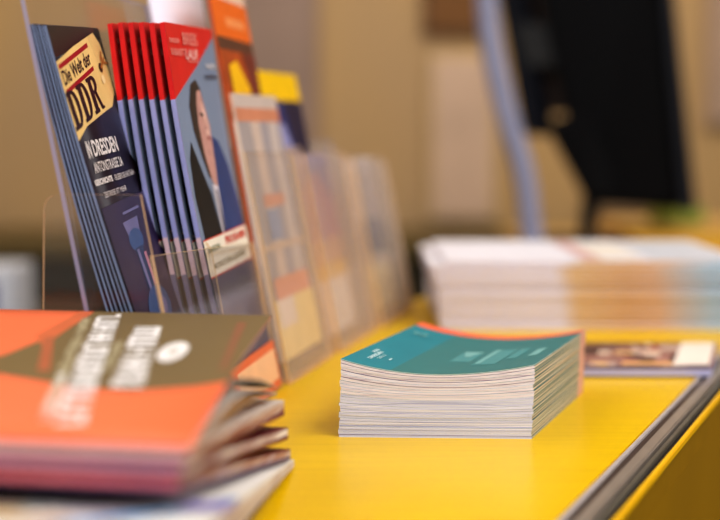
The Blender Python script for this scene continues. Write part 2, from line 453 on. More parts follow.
a.poly(q([(.40, .40), (.37, .455), (.337, .52), (.313, .656), (.299, .855), (.293, 1.0), (0, 1.0), (0, .37), (.02, .345), (.043, .322), (.115, .281), (.16, .288), (.213, .312), (.31, .37)]), olive)
a.poly(q([(.297, .60), (.292, .98), (.315, 1.0), (.33, .7)]), mat((206, 104, 62), .5))
a.poly(q([(.262, .40), (.245, .40), (.300, .70), (.312, .68)]), mat((176, 96, 60), .5))
a.poly(q([(.02, .45), (.012, .45), (.03, .9), (.045, .9)]), mat((142, 92, 62), .5))
inkw = mat((244, 238, 234), .5, .02); inkd = mat((190, 176, 140), .5, .02)
def glyph_line(s0, t0, s1, t1, half, m, n, seedv):
    """a line of illegible close-set letters running from (s0,t0) to (s1,t1)"""
    r = random.Random(seedv)
    x0, y0, x1, y1 = U(s0), T(t0), U(s1), T(t1); L = math.hypot(x1-x0, y1-y0)
    dx, dy = (x1-x0)/L, (y1-y0)/L; px, py = -dy, dx; pos = 0; step = L/n
    while pos < L-step*.5:
        w = step*r.uniform(.78, .97)
        if r.random() < .05: pos += step*.4; continue
        c = lambda al, ac: (x0+dx*al+px*ac*half, y0+dy*al+py*ac*half)
        a.poly([c(pos, -1), c(pos+w*.38, -1), c(pos+w*.38, 1), c(pos, 1)], m, 6)
        e = r.choice([-.9, 0, .75])
        a.poly([c(pos+w*.3, e-.22), c(pos+w, e-.22), c(pos+w, e+.22), c(pos+w*.3, e+.22)], m, 7)
        if r.random() < .7: a.poly([c(pos+w*.66, -1), c(pos+w, -1), c(pos+w, 1), c(pos+w*.66, 1)], m, 8)
        pos += step
glyph_line(.188, .10, .288, .90, 2.1, inkd, 26, 3)
glyph_line(.188, .10, .225, .40, 1.7, inkw, 10, 13)
glyph_line(.155, .085, .258, .945, 5.4, inkw, 17, 5)
glyph_line(.169, .42, .193, .66, 1.9, inkd, 8, 6)
glyph_line(.123, .31, .173, .805, 6.0, inkw, 9, 8)
a.n = 8; a.oval(U(.102), T(.58), 5.9, 18, inkw); a.oval(U(.102), T(.58), 2.0, 6.5, mat((200, 190, 176), .5))
sheet('cover', f1, .297, L1, .0004, orange, mat((224, 150, 150), .5), a, om, nu=3, nv=10, lay=.00006, mback=mat((176, 160, 150), .5))

# ============================================================ ACRYLIC HOLDERS
clear = acrylic(.008, (254, 254, 255), 'clear acrylic', .05)
rim_warm = acrylic(.85, (240, 225, 200), 'acrylic edge with painted glint', .3, (252, 220, 176))  # pale diffuse rim: light caught by the edges is put into the colour
rim_blue = acrylic(.7, (220, 220, 250), 'acrylic edge with painted glint', .3, (206, 204, 240))
hazy = acrylic(.24, (250, 248, 248), 'hazy acrylic', .06, (250, 236, 222))  # creamy haze over the far holders, put in as diffuse colour
th = .0022
def holder(theta, base, length, depth, lean, fh0, fh1, bh, label, face, side_poly=None, dividers=(), low=0.0, group=None):
    tr = math.radians(theta); w = V((math.sin(tr), math.cos(tr), 0)); n = V((math.cos(tr), -math.sin(tr), 0)); base = V(base)
    t_ = math.tan(math.radians(lean)); root = empty('brochure_holder', base, label, 'brochure holder', group)
    def p(al, nn, z): return base+w*al+n*nn+V((0, 0, z+.0004))
    ms = [face, rim_warm, rim_blue]
    def plate(name, pts, ext, e=1):
        bm = bmesh.new(); prism(bm, pts, ext, 0, e)
        caps = sorted(bm.faces, key=lambda f: -f.calc_area())[:2]
        rr_ = bmesh.ops.inset_individual(bm, faces=caps, thickness=.0012)  # bright border on the flat faces imitates the glint of the edges
        for f in rr_['faces']: f.material_index = e
        bmesh.ops.recalc_face_normals(bm, faces=bm.faces[:]); return obj(name, bm, ms, root)
    plate('front_panel', [p(0, 0, 0), p(length, 0, 0), p(length, -fh1*t_, fh1), p(0, -fh0*t_, fh0)], n*-th)
    plate('back_panel', [p(0, -depth, 0), p(length, -depth, 0), p(length, -depth-bh*t_, bh), p(0, -depth-bh*t_, bh)], n*th, 2)
    plate('floor_panel', [p(0, -depth+th, 0), p(length, -depth+th, 0), p(length, -th, 0), p(0, -th, 0)], V((0, 0, th)))
    for k, (al, poly) in enumerate(dividers):
        plate('side_panel', [p(al, a_, z_) for a_, z_ in poly], w*(th if al < length-.003 else -th), 1)
    return root
def rc(poly, idx, r=.006, n=4):
    """round one corner of an outline"""
    out = []
    for i, q_ in enumerate(poly):
        if i in idx:
            P0 = V(poly[i-1]+(0,)); P1 = V(q_+(0,)); P2 = V(poly[(i+1) % len(poly)]+(0,))
            A = P1+(P0-P1).normalized()*r; B = P1+(P2-P1).normalized()*r
            for k in range(n+1):
                t = k/n; c = A*(1-t)**2+P1*2*t*(1-t)+B*t*t; out.append((c.x, c.y))
        else: out.append(q_)
    return out
# double pocket holding the dark leaflet and the red ones
endp = rc([(-.002, 0), (-.0255, .129), (-.0735, .129), (-.0775, .0)], (2,), .008)
divp = rc([(-.004, 0), (-.0215, .0985), (-.044, .104), (-.036, 0)], (1,), .008)
hab = holder(8.5, (-.079, .660, 0), .206, .040, 11.0, .0999, .0900, .236, 'nearest clear acrylic brochure holder, with the dark and the red leaflets in it', clear,
       dividers=((0, endp), (.112, divp), (.206, [(-.004, 0), (-.018, .088), (-.038, .088), (-.038, 0)])))
sp = [(-.003, 0), (-.031, .148), (-.078, .148), (-.050, 0)]
holder(12.5, (-.0436, .872, 0), .118, .050, 11.2, .146, .144, .165, 'second clear acrylic brochure holder, orange leaflet rising out of it', hazy, dividers=((0, sp), (.118, sp)))
holder(13, (-.0130, .999, 0), .122, .050, 11.2, .143, .141, .155, 'third clear acrylic brochure holder, yellow headed leaflet rising out of it', hazy, dividers=((0, sp), (.122, [(x, z*.97) for x, z in sp])))
holder(13.5, (.0205, 1.130, 0), .122, .050, 11.2, .136, .133, .15, 'farthest clear acrylic brochure holder, beside the pale magazine pile', hazy, dividers=((0, [(x, z*.93) for x, z in sp]), (.122, [(x, z*.92) for x, z in sp])))

tr_ = math.radians(8.5); wv = V((math.sin(tr_), math.cos(tr_), 0)); nv_ = V((math.cos(tr_), -math.sin(tr_), 0)); tl_ = math.tan(math.radians(11))
def on_front(al, z, off=.0006): return V((-.079, .66, .0004))+wv*al+nv_*(off-z*tl_)+V((0, 0, z))
for x0, x1, z0, z1, off, c_ in ((.088, .203, .002, .030, .0004, (224, 112, 72)), (.104, .199, .007, .025, .0007, (240, 190, 150))):
    bm = bmesh.new(); prism(bm, [on_front(x0, z0, off), on_front(x1, z0, off), on_front(x1, z1, off), on_front(x0, z1, off)], nv_*.0003)
    obj('sticker' if off < .0005 else 'sticker_field', bm, mat(c_, .5), hab)
# ============================================================ DARK "DDR" LEAFLETS
night = mat((30, 16, 34), .35, .08, 50, .45); night2 = mat((52, 30, 56), .35, .08)
cream = mat((232, 196, 128), .5, .06, 60); red_ink = mat((158, 14, 34), .5, .05); ink = mat((40, 16, 30), .5, .05)
lav = mat((206, 196, 214), .5, .04); edge_bl = mat((116, 136, 168), .45, .12, 40, rnd=.3)
H_ = .21
def ddr_map(i):
    Wv, Uv, N = leaf_frame(4.8, 16.3, 3.4)
    TL = V((-.1508, .68, .2102))-N*(.0016*i)+V((0, -.0002*i, .0006*i-.0004*(i % 2)))
    return leaf_map(TL, 4.8, 16.3-.34*i, 3.4, H_, .0028)
for i in range(5, 0, -1):
    f = ddr_map(i)
    o = sheet('leaflet', f, .1, H_, .0011, night, edge_bl, None, None, nu=1, nv=14)
    tag(o, 'dark leaflet with blue-grey cut edge, tucked behind the front DDR leaflet', 'leaflet', 'dark leaflets behind the front one')
a = Art()
a.poly([(0, 0), (98, 0), (98, 6), (0, 16)], mat((26, 24, 30), .4))
a.poly([(0, 18), (38, 10.3), (84, 2.8), (93, 8.8), (95, 16), (101, 33), (84, 43.5), (70, 45.0), (22, 51.3), (0, 57.5)], cream)
a.poly([(2, 19.6), (66, 8.4), (66.4, 10.7), (2, 22.0)], red_ink)
a.poly([(3, 32.2), (66, 20.9), (66.2, 23.1), (3, 34.5)], red_ink)
a.text('Die Welt der', 4, 30.3, 62, 7.6, ink, 10.0, .02)
# slab-serif DDR
def slab(letter, x, y, w, h, ang):
    c, s = math.cos(math.radians(ang)), math.sin(math.radians(ang))
    def P2(a_, b_): return (x+a_*c-b_*s, y-(a_*s+b_*c))
    def R(x0, y0, x1, y1): a.poly([P2(x0, y0), P2(x1, y0), P2(x1, y1), P2(x0, y1)], ink, 7)
    sw = w*.30; sh = h*.10
    R(w*.1, 0, w*.1+sw, h); 
    R(-w*.02, h-sh, w*.4, h)
    if letter == 'D':
        R(-w*.02, 0, w*.4, sh)
        o_ = [(w*.36, h)]+[(w*.46+w*.46*math.sin(t), h/2+h/2*math.cos(t)) for t in [math.pi*k/10 for k in range(11)]]+[(w*.36, 0)]
        i_ = [(w*.36, h-sh)]+[(w*.44+w*.22*math.sin(t), h/2+(h/2-sh)*math.cos(t)) for t in [math.pi*k/10 for k in range(11)]]+[(w*.36, sh)]
    else:
        R(-w*.02, 0, w*.46, sh)
        m_ = .5*h
        o_ = [(w*.36, h)]+[(w*.46+w*.40*math.sin(t), h*.75+h*.25*math.cos(t)) for t in [math.pi*k/10 for k in range(11)]]+[(w*.36, m_)]
        i_ = [(w*.36, h-sh)]+[(w*.44+w*.18*math.sin(t), h*.75+(h*.25-sh)*math.cos(t)) for t in [math.pi*k/10 for k in range(11)]]+[(w*.36, m_+sh)]
        a.poly([P2(*p) for p in ((w*.40, m_+sh), (w*.64, m_+sh*.6), (w*.90, sh*.6), (w*1.0, sh*.6), (w*1.0, 0), (w*.72, 0))], ink, 7)
    for k in range(len(o_)-1):
        a.poly([P2(*o_[k]), P2(*o_[k+1]), P2(*i_[k+1]), P2(*i_[k])], ink, 7)
for k, L_ in enumerate('DDR'):
    ang = 8.0
    slab(L_, 1.5+k*22.3*math.cos(math.radians(ang)), 52.6-k*22.3*math.sin(math.radians(ang)), 22, 19.0, ang)
a.n = 9
a.oval(80.5, 22, 3.4, 2.6, mat((60, 34, 24), .5)); a.oval(79, 28.5, 3.6, 2.4, mat((240, 214, 160), .5))
string_m = mat((176, 110, 50), .6, .2)
for pts in ([(80, 21.6), (92, 16), (93, 17.2), (81, 23)], [(84, 17.5), (88, 12.5), (89.6, 13.4), (86, 21.5), (84.5, 21)], [(86, 18), (99, 19.5), (99, 20.7), (86, 19.7)]):
    a.poly(pts, string_m)
wi = mat((226, 216, 214), .5, .03)
a.text('IN', 7, 67.0, 7.5, 8.6, wi, -.8, .03)
a.text('DRESDEN', 18, 66.9, 50, 8.6, wi, -.8, .03)
a.text('ANTONSTRASSE 2A', 10, 74.8, 58, 5.4, wi, -.8, .015)
a.text('GESCHICHTE', 3, 80.8, 35, 3.1, wi, -.8, .05)
a.text('- ERLEBEN SIE HAUTNAH', 40, 81.5, 45, 3.1, wi, -.8)
a.text('ZEITREISE IST MEHR', 13, 87.8, 46, 2.8, wi, -.8)
# the little picture of a lit tower at the foot of the cover
a.rect(0, 92, 100, 168, mat((44, 32, 66), .4, .12))
tw = mat((56, 82, 128), .4, .1); tw2 = mat((112, 108, 150), .4, .1); tw3 = mat((30, 52, 92), .4, .1)
a.poly([(30, 103), (62, 103), (58, 112), (34, 112)], tw2); a.oval(46, 114, 15, 6, tw); a.rect(38, 118, 54, 140, tw3)
a.poly([(40, 119), (45, 119), (46, 150), (41, 150)], tw2); a.rect(52, 122, 57, 146, mat((180, 120, 140), .4))
a.oval(48, 152, 24, 12, tw); a.oval(56, 152, 8, 5, tw2); a.rect(20, 160, 90, 166, tw3); a.rect(34, 98, 70, 99.4, tw2)
o = sheet('leaflet', ddr_map(0), .1, H_, .0014, night, edge_bl, a, None, nu=2, nv=28, lay=.00005)
tag(o, 'dark leaflet with cream DDR price tag design, frontmost in the nearest acrylic holder', 'leaflet')

# ============================================================ RED AND BLUE LEAFLETS
redc = mat((212, 38, 34), .4, .05); greyb = mat((128, 142, 168), .4, .05, 15); edge_red = mat((224, 30, 34), .45, .08)
edge_lav = mat((164, 168, 222), .35, .08); edge_pink = mat((226, 196, 204), .5, .05); suit = mat((20, 20, 24), .5, .1); suitb = mat((44, 66, 120), .45, .1)
skin = mat((196, 148, 140), .5, .1, 200); skin2 = mat((226, 186, 176), .5, .08, 200); hair = mat((58, 44, 38), .6, .15, 200)
pale_red = mat((236, 150, 140), .5); labelw = mat((236, 226, 210), .5, .03); label_red = mat((206, 66, 50), .5)
a = Art()
a.rect(0, 0, 100, 210, greyb)
a.poly([(0, 0), (100, 0), (100, 5), (55, 23), (0, 42)], redc)
a.poly([(60, 64), (76, 68), (90, 84), (98, 108), (100, 125), (45, 122), (52, 92)], suitb)
a.poly([(8, 76), (16, 66), (26, 80), (40, 98), (46, 122), (8, 122), (5, 96)], suit)
a.poly([(34, 34), (46, 31), (53, 36), (56, 44), (50, 60), (52, 90), (42, 88), (34, 76), (26, 60), (25, 46)], hair)
a.poly([(44, 38), (52, 37), (57, 47), (62, 58), (61, 70), (60, 80), (56, 96), (46, 90), (40, 74), (38, 58), (40, 46)], skin)
a.poly([(50, 44), (56, 50), (58, 62), (54, 66), (49, 58)], skin2)
a.poly([(44, 50), (51, 51), (51, 53), (44, 52)], hair); a.poly([(52, 64), (58, 65), (57, 67), (52, 66)], mat((150, 80, 80), .5))
a.poly([(50, 52), (55, 60), (51, 61)], mat((176, 120, 112), .5))
a.poly([(44, 92), (56, 94), (53, 122), (46, 122)], mat((214, 206, 214), .5)); a.poly([(49, 96), (52, 96), (53, 121), (49, 121)], mat((40, 40, 70), .5))
a.text('DRESDEN', 3, 11, 20, 2.6, pale_red, 0, .02); a.text('KABARETT', 4, 18, 27, 4, pale_red, 0, .02)
a.text('BREIS', 30, 11.5, 30, 7, pale_red, 0, .01); a.text('LAUF', 32, 19.8, 26, 6, mat((238, 190, 184), .5), 0, .02); a.rect(34, 20.6, 56, 21.2, pale_red)
a.text('THEATER', 72, 24.5, 22, 2.8, wi, 0, .02); a.text('KALENDER', 66, 30.6, 28, 2.4, ink, 0, .03)
a.rect(0, 121, 100, 143, labelw); a.rect(0, 121, 100, 121.8, label_red); a.rect(0, 142.2, 100, 143, label_red)
a.text('SAISON', 6, 129, 26, 3.4, mat((90, 110, 80), .5), 0, .02); a.text('PROGRAMM', 46, 128.6, 48, 5.2, label_red, 0, .03)
a.text('MONATSPROGRAMM', 10, 139, 74, 3.6, mat((170, 156, 130), .5), 0, .01)
a.rect(0, 143, 100, 210, mat((104, 96, 110), .5))
def red_edge(t):
    v = t*210
    return 1 if v < 42 else (2 if v < 121 else (3 if v < 143 else 4))
def red_map(i):
    Wv, U_, N = leaf_frame(9, 10.4, 1.7)
    dx = i*.0060
    TL = V((-.1065, .77, .2185))-N*dx+V((0, 0, .0011*i+random.uniform(-.0004, .0004)))
    return leaf_map(TL, 9, 10.4-.22*i, 1.7+random.uniform(-.2, .2)*(i > 0), H_, .0034)
def red_leaf(i):
    return sheet('leaflet', red_map(i), .1, H_, .0028, redc, edge_red, a, None, nu=2, nv=30, lay=.00005, mats_extra=(edge_lav, edge_pink, mat((128, 122, 150), .5)), edge_fn=red_edge, mback=mat((60, 60, 70), .5))
red_leaf_words = ['red and grey leaflet directly behind the frontmost red one', 'third red and grey leaflet from the front of the fan', 'middle red and grey leaflet of the fan, fourth from the front', 'fifth red and grey leaflet from the front of the fan', 'rearmost red and grey leaflet, nearest the dark DDR leaflet']
for i in range(5, 0, -1):
    tag(red_leaf(i), red_leaf_words[i-1], 'leaflet', 'red and grey leaflets fanned in the holder')
tag(red_leaf(0), 'frontmost red and grey leaflet with a man\'s face, facing out of the nearest holder', 'leaflet')

# ============================================================ LEAFLETS IN THE FARTHER HOLDERS
def plain_leaf(TL, theta, lean, W, H, base_m, edge_m, art, label, tilt=0, thick=.002):
    o = sheet('leaflet', leaf_map(TL, theta, lean, tilt, H), W, H, thick, base_m, edge_m, art, None, nu=1, nv=4, lay=.0001)
    return tag(o, label, 'leaflet')
whitem = mat((222, 220, 232), .5, .03); cr = mat((226, 204, 184), .5); org = mat((232, 110, 30), .45)
plain_leaf((-.1315, .862, .262), 13, 10.2, .1, .255, whitem, whitem, None, 'blank white leaflet standing tall behind the red leaflets')
a = Art(); a.rect(0, 0, 95, 13, mat((226, 190, 170), .5)); a.rect(0, 13, 95, 38, org); a.rect(30, 24, 80, 30, mat((240, 150, 90), .5))
a.rect(0, 38, 95, 46, mat((96, 60, 44), .5)); a.rect(0, 46, 95, 92, mat((170, 76, 30), .5, .3, 60)); a.poly([(18, 56), (40, 52), (66, 70), (72, 92), (20, 92)], mat((244, 190, 16), .5))
a.poly([(60, 46), (95, 46), (95, 92), (76, 92)], mat((120, 52, 40), .5, .3, 60)); a.oval(34, 84, 12, 8, mat((96, 120, 30), .5))
a.rect(0, 92, 95, 240, mat((206, 190, 186), .5)); a.rect(10, 100, 60, 240, mat((170, 150, 150), .5)); a.rect(60, 92, 72, 240, cr)
plain_leaf((-.0955, .878, .2560), 8.8, 9.8, .095, .244, org, mat((190, 96, 60), .5), a, 'orange leaflet with yellow and brown picture, tallest one beyond the red leaflets')
a = Art(); a.rect(0, 0, 100, 9, mat((196, 180, 173), .5)); a.rect(0, 9, 100, 18, mat((203, 136, 107), .5)); a.rect(0, 18, 26, 170, mat((165, 154, 154), .5)); a.rect(26, 18, 46, 170, mat((203, 183, 172), .5))
a.rect(46, 18, 66, 170, mat((162, 153, 158), .5)); a.rect(66, 18, 80, 170, mat((199, 185, 179), .5)); a.rect(22, 66, 70, 74, mat((203, 146, 123), .5)); a.rect(24, 76, 52, 96, mat((144, 151, 175), .5))
a.rect(0, 98, 100, 102, mat((203, 177, 157), .5)); a.rect(10, 120, 92, 134, mat((214, 153, 126), .5)); a.rect(0, 134, 100, 172, mat((223, 199, 143), .5)); a.rect(8, 134, 46, 152, mat((219, 203, 191), .5))
plain_leaf((-.0800, .880, .1830), 12.5, 10.8, .098, .172, mat((200, 192, 200), .5), cr, a, 'pale striped leaflet with orange bands, in front of the tall orange leaflet')
a = Art(); a.rect(0, 0, 100, 21, mat((242, 196, 8), .45)); a.rect(0, 21, 100, 190, mat((52, 56, 110), .5, .2, 40)); a.poly([(50, 21), (100, 21), (100, 75), (70, 75)], mat((44, 36, 62), .5))
a.poly([(30, 40), (44, 38), (60, 62), (58, 80), (30, 80)], mat((150, 150, 196), .5)); a.rect(0, 75, 100, 130, mat((200, 186, 196), .5)); a.rect(0, 130, 100, 190, mat((238, 206, 110), .5))
plain_leaf((-.0745, 1.0, .2023), 13.9, 11.2, .1, .190, mat((242, 196, 8), .45), cr, a, 'yellow headed dark blue leaflet standing in the third holder')
a = Art(); a.rect(0, 0, 100, 45, mat((126, 118, 168), .5)); a.poly([(0, 30), (60, 12), (100, 40), (100, 66), (0, 72)], mat((176, 120, 140), .5)); a.rect(0, 66, 100, 84, mat((206, 160, 130), .5))
a.rect(0, 84, 100, 96, mat((232, 186, 70), .5)); a.rect(0, 96, 100, 140, mat((238, 230, 226), .5)); a.rect(0, 0, 16, 96, mat((214, 204, 214), .5))
plain_leaf((-.0500, 1.012, .1420), 13, 10.5, .098, .136, mat((160, 150, 190), .5), cr, a, 'purple and pink leaflet low behind the front of the third holder')
a = Art(); a.rect(0, 0, 100, 62, mat((190, 180, 182), .5, .1, 40)); a.rect(12, 4, 30, 62, mat((216, 206, 204), .5)); a.rect(50, 4, 70, 62, mat((160, 152, 160), .5)); a.rect(24, 52, 86, 82, mat((48, 72, 118), .5)); a.rect(0, 82, 100, 92, mat((190, 180, 170), .5)); a.rect(0, 92, 100, 130, mat((240, 224, 180), .5))
plain_leaf((-.0145, 1.142, .1360), 13.5, 10.5, .1, .130, mat((190, 180, 182), .5), cr, a, 'grey leaflet with a dark blue block in the farthest holder')

# ============================================================ PALE MAGAZINE PILE AT THE BACK
def back_edge(rnd):
    """cut edge whose print changes along the pile: white, then orange, then pale blue"""
    m, t, b = nt('printed page edges')
    g = t.nodes.new('ShaderNodeTexCoord'); sx = t.nodes.new('ShaderNodeSeparateXYZ'); t.links.new(g.outputs['Object'], sx.inputs[0])
    cr_ = t.nodes.new('ShaderNodeValToRGB'); e = cr_.color_ramp.elements
    for k in range(5): e.new(.5)
    data = [(0, (230, 224, 232)), (.40, (236, 230, 238)), (.46, (228, 190, 124)), (.62, (222, 172, 100)), (.72, (232, 184, 128)), (.80, (206, 196, 184)), (.90, (172, 206, 220))]
    for k, (p_, c_) in enumerate(data): e[k].position = p_; e[k].color = lin(c_)
    mr = t.nodes.new('ShaderNodeMapRange'); mr.inputs[1].default_value = 0; mr.inputs[2].default_value = .245
    t.links.new(sx.outputs[0], mr.inputs[0]); t.links.new(mr.outputs[0], cr_.inputs[0])
    n = t.nodes.new('ShaderNodeTexNoise'); mp = t.nodes.new('ShaderNodeMapping'); mp.inputs['Scale'].default_value = (8, 8, 700); n.inputs['Scale'].default_value = 1
    t.links.new(g.outputs['Object'], mp.inputs[0]); t.links.new(mp.outputs[0], n.inputs[0])
    h = t.nodes.new('ShaderNodeHueSaturation'); r = t.nodes.new('ShaderNodeMapRange'); r.inputs[1].default_value = .3; r.inputs[2].default_value = .7; r.inputs[3].default_value = .88; r.inputs[4].default_value = 1.06
    t.links.new(n.outputs[0], r.inputs[0]); t.links.new(r.outputs[0], h.inputs['Value']); t.links.new(cr_.outputs[0], h.inputs['Color'])
    t.links.new(h.outputs[0], b.inputs['Base Color']); b.inputs['Roughness'].default_value = .7
    return m
be = back_edge(0); bcov = mat((234, 230, 238), .5, .03); bline = mat((196, 170, 164), .6, .1)
NP = 15; hz = .0555/NP
shared = None
for i in range(NP):
    topi = i == NP-1
    bm = bmesh.new(); t = hz-.0003
    for z0, z1, ins, mi in ((0, t*.16, 0, 1), (t*.16, t*.88, .0012, 0), (t*.88, t, 0, 1)):
        fs = hexa(bm, [V((ins, ins, z0)), V((.245-ins, ins, z0)), V((.245-ins, .21-ins, z0)), V((ins, .21-ins, z0))],
                  [V((ins, ins, z1)), V((.245-ins, ins, z1)), V((.245-ins, .21-ins, z1)), V((ins, .21-ins, z1))], mi)
        if mi == 1:
            fs[0].material_index = fs[1].material_index = 2
            fs[2].material_index = 0 if z0 > 0 else 1
    o = obj('magazine', bm, [be, bline, bcov])
    o.location = (.0645-.0095*(i/NP)**1.5+random.uniform(-.0012, .0012)+(.012 if topi else 0), 1.1150+random.uniform(-.0015, .0015)+(.004 if topi else 0), i*hz+.0002)
    o.rotation_euler.z = random.uniform(-.008, .008)
    if topi:
        tag(o, 'topmost pale magazine of the blurred pile behind the teal stack, pushed slightly right', 'magazine')
        bm = bmesh.new()
        for (x0, y0, x1, y1, mi) in ((.112, 0.004, .128, .2, 0), (.17, .01, .24, .2, 1), (.128, .03, .165, .17, 2)):
            f = bm.faces.new([bm.verts.new((x, y, hz)) for x, y in ((x0, y0), (x1, y0), (x1, y1), (x0, y1))]); f.material_index = mi
        me = bpy.data.meshes.new('cover_print'); bm.to_mesh(me); bm.free()
        for c_ in ((214, 176, 172), (204, 206, 214), (236, 226, 214)): me.materials.append(mat(c_, .5))
        c = bpy.data.objects.new('cover_print', me); put(c, o)
    else:
        tag(o, 'pale magazine with white and orange cut edges in the back pile, below its topmost', 'magazine', 'pale magazines in the back pile')

# ============================================================ THIN BROWN BROCHURE, RIGHT REAR
ba, bb, bc_, bd_ = V((.128, .8975, 0)), V((.2275, .8962, 0)), V((.2610, 1.012, 0)), V((.162, 1.013, 0))
br = empty('brochure', (ba+bb+bc_+bd_)/4, 'flat brown and pink picture brochure with lavender edge, between teal stack and metal rail', 'brochure')
bm = bmesh.new(); hexa(bm, [p+V((0, 0, .0012)) for p in (ba, bb, bc_, bd_)], [p+V((0, 0, .0056)) for p in (ba, bb, bc_, bd_)])
obj('pages', bm, paper_edge([(150, 150, 196), (186, 184, 220), (208, 204, 232)], 900, 4), br)
def brmap(u, v, w):
    s, t = u/.1, 1-v/.12
    return (ba*(1-s)+bb*s)*(1-t)+(bd_*(1-s)+bc_*s)*t+V((0, 0, .0060+w))
a = Art()
cols = [(120, 70, 60), (190, 150, 140), (70, 44, 44), (206, 176, 160), (96, 78, 90), (176, 100, 80), (214, 190, 170), (60, 50, 60), (224, 180, 120)]
for k in range(40):
    x = random.uniform(0, 78); y = random.uniform(2, 110); w_ = random.uniform(3, 14); h_ = random.uniform(10, 34)
    a.poly([(x, y), (x+w_, y+random.uniform(-4, 4)), (x+w_+3, y+h_), (x+2, y+h_)], mat(cols[k % len(cols)], .5))
a.rect(0, 112, 100, 120, mat((100, 90, 110), .5)); a.rect(74, 4, 98, 108, mat((238, 224, 212), .5)); a.rect(0, 0, 100, 8, mat((214, 170, 60), .5)); a.rect(40, 96, 74, 110, mat((226, 170, 110), .5))
sheet('cover', brmap, .1, .12, .0004, mat((160, 112, 100), .5), mat((70, 60, 90), .5), a, br, nu=1, nv=1, lay=.000015)

# ============================================================ ROOM BEYOND
def plane(name, pts, m):
    bm = bmesh.new(); bm.faces.new([bm.verts.new(p) for p in pts]); return struct(obj(name, bm, m))
def wall_mat():
    m, t, b = nt('painted wall')
    g = t.nodes.new('ShaderNodeTexCoord'); mp = t.nodes.new('ShaderNodeMapping'); mp.inputs['Scale'].default_value = (1.6, 1, .6)
    n = t.nodes.new('ShaderNodeTexNoise'); n.inputs['Scale'].default_value = 1.3; n.inputs['Detail'].default_value = 2
    t.links.new(g.outputs['Object'], mp.inputs[0]); t.links.new(mp.outputs[0], n.inputs[0])
    c = t.nodes.new('ShaderNodeValToRGB'); c.color_ramp.elements[0].position = .35; c.color_ramp.elements[1].position = .65
    c.color_ramp.elements[0].color = lin((180, 150, 114)); c.color_ramp.elements[1].color = lin((194, 158, 104))
    t.links.new(n.outputs[0], c.inputs[0]); t.links.new(c.outputs[0], b.inputs['Base Color']); b.inputs['Roughness'].default_value = .85
    return m
wm = wall_mat(); FZ = -.93
plane('floor', [(-4, -2, FZ), (4, -2, FZ), (4, 3.4, FZ), (-4, 3.4, FZ)], mat((70, 62, 44), .7, .15, 3))
plane('wall_back', [(-4, 3.4, FZ), (4, 3.4, FZ), (4, 3.4, 1.9), (-4, 3.4, 1.9)], wm)
plane('wall_left', [(-4, -2, FZ), (-4, 3.4, FZ), (-4, 3.4, 1.9), (-4, -2, 1.9)], wm)
plane('wall_right', [(4, -2, FZ), (4, 3.4, FZ), (4, 3.4, 1.9), (4, -2, 1.9)], wm)
plane('ceiling', [(-4, -2, 1.9), (4, -2, 1.9), (4, 3.4, 1.9), (-4, 3.4, 1.9)], mat((226, 220, 212), .8, .02))

# dark sideboard along the back wall
sb = empty('sideboard', (-.6, 3.1, FZ), 'dark olive brown sideboard standing against the tan back wall', 'sideboard')
bm = bmesh.new(); box(bm, (-.55, 3.1, (FZ-.10)/2), (2.5, .45, -.10-FZ)); rounded(bm, .004); obj('cabinet', bm, mat((62, 52, 30), .5, .1, 4), sb)
bm = bmesh.new(); box(bm, (-.55, 3.09, -.085), (2.54, .5, .03)); rounded(bm, .004); obj('worktop', bm, mat((96, 80, 44), .45, .08, 4), sb)
for k in range(4):
    bm = bmesh.new(); box(bm, (-1.47+k*.62, 2.868, -.50), (.59, .016, .72)); rounded(bm, .003)
    d = obj('door', bm, mat((46, 40, 24), .5, .1, 4), sb)
    bm = bmesh.new(); box(bm, (-1.22+k*.62, 2.85, -.30), (.012, .018, .10)); rounded(bm, .003); obj('handle', bm, mat((120, 110, 96), .3), d)

# low side table left, with a white box on it
st = empty('side_table', (-.56, 2.0, FZ), 'low dark side table left, half hidden behind the foreground pile', 'table')
bm = bmesh.new(); box(bm, (-.60, 2.0, -.120), (.40, .36, .02)); rounded(bm, .003); obj('tabletop', bm, mat((44, 38, 34), .4), st)
for sx in (-.18, .18):
    for sy in (-.15, .15):
        bm = bmesh.new(); box(bm, (-.60+sx, 2.0+sy, (FZ-.13)/2), (.025, .025, -.13-FZ)); obj('leg', bm, mat((44, 38, 34), .4), st)
wb = empty('box', (-.535, 1.96, -.11), 'white and blue cardboard box on the low side table at far left', 'box')
bm = bmesh.new(); box(bm, (-.53, 1.96, -.0695), (.115, .12, .081)); rounded(bm, .002); obj('carton', bm, mat((206, 208, 216), .5), wb)
bm = bmesh.new(); box(bm, (-.512, 1.899, -.072), (.030, .002, .046)); rounded(bm, .0008); obj('label', bm, mat((52, 66, 130), .5), wb)

# things on the wall
def framed(name, x0, x1, z0, z1, fc, ic, label, cat):
    r = empty(name, ((x0+x1)/2, 3.39, z0), label, cat); b = .012
    bm = bmesh.new(); box(bm, ((x0+x1)/2, 3.388, (z0+z1)/2), (x1-x0, .02, z1-z0)); rounded(bm, .003); obj('frame', bm, mat(fc, .5, .05), r)
    bm = bmesh.new(); box(bm, ((x0+x1)/2, 3.376, (z0+z1)/2), (x1-x0-2*b, .006, z1-z0-2*b)); obj('print', bm, mat(ic, .6, .1, 6), r)
framed('notice_board', .165, .330, -.06, .345, (206, 176, 128), (204, 174, 150), 'pale pinkish notice board on the back wall, just left of the curved pole', 'notice board')
framed('picture', .150, .300, .385, .70, (96, 62, 26), (120, 78, 30), 'small brown framed picture high on the back wall, above the pale notice board', 'picture')
framed('wall_panel', -.44, -.10, .02, .80, (156, 130, 112), (152, 128, 114), 'greyish mauve panel on the back wall, above the leaflets', 'panel')
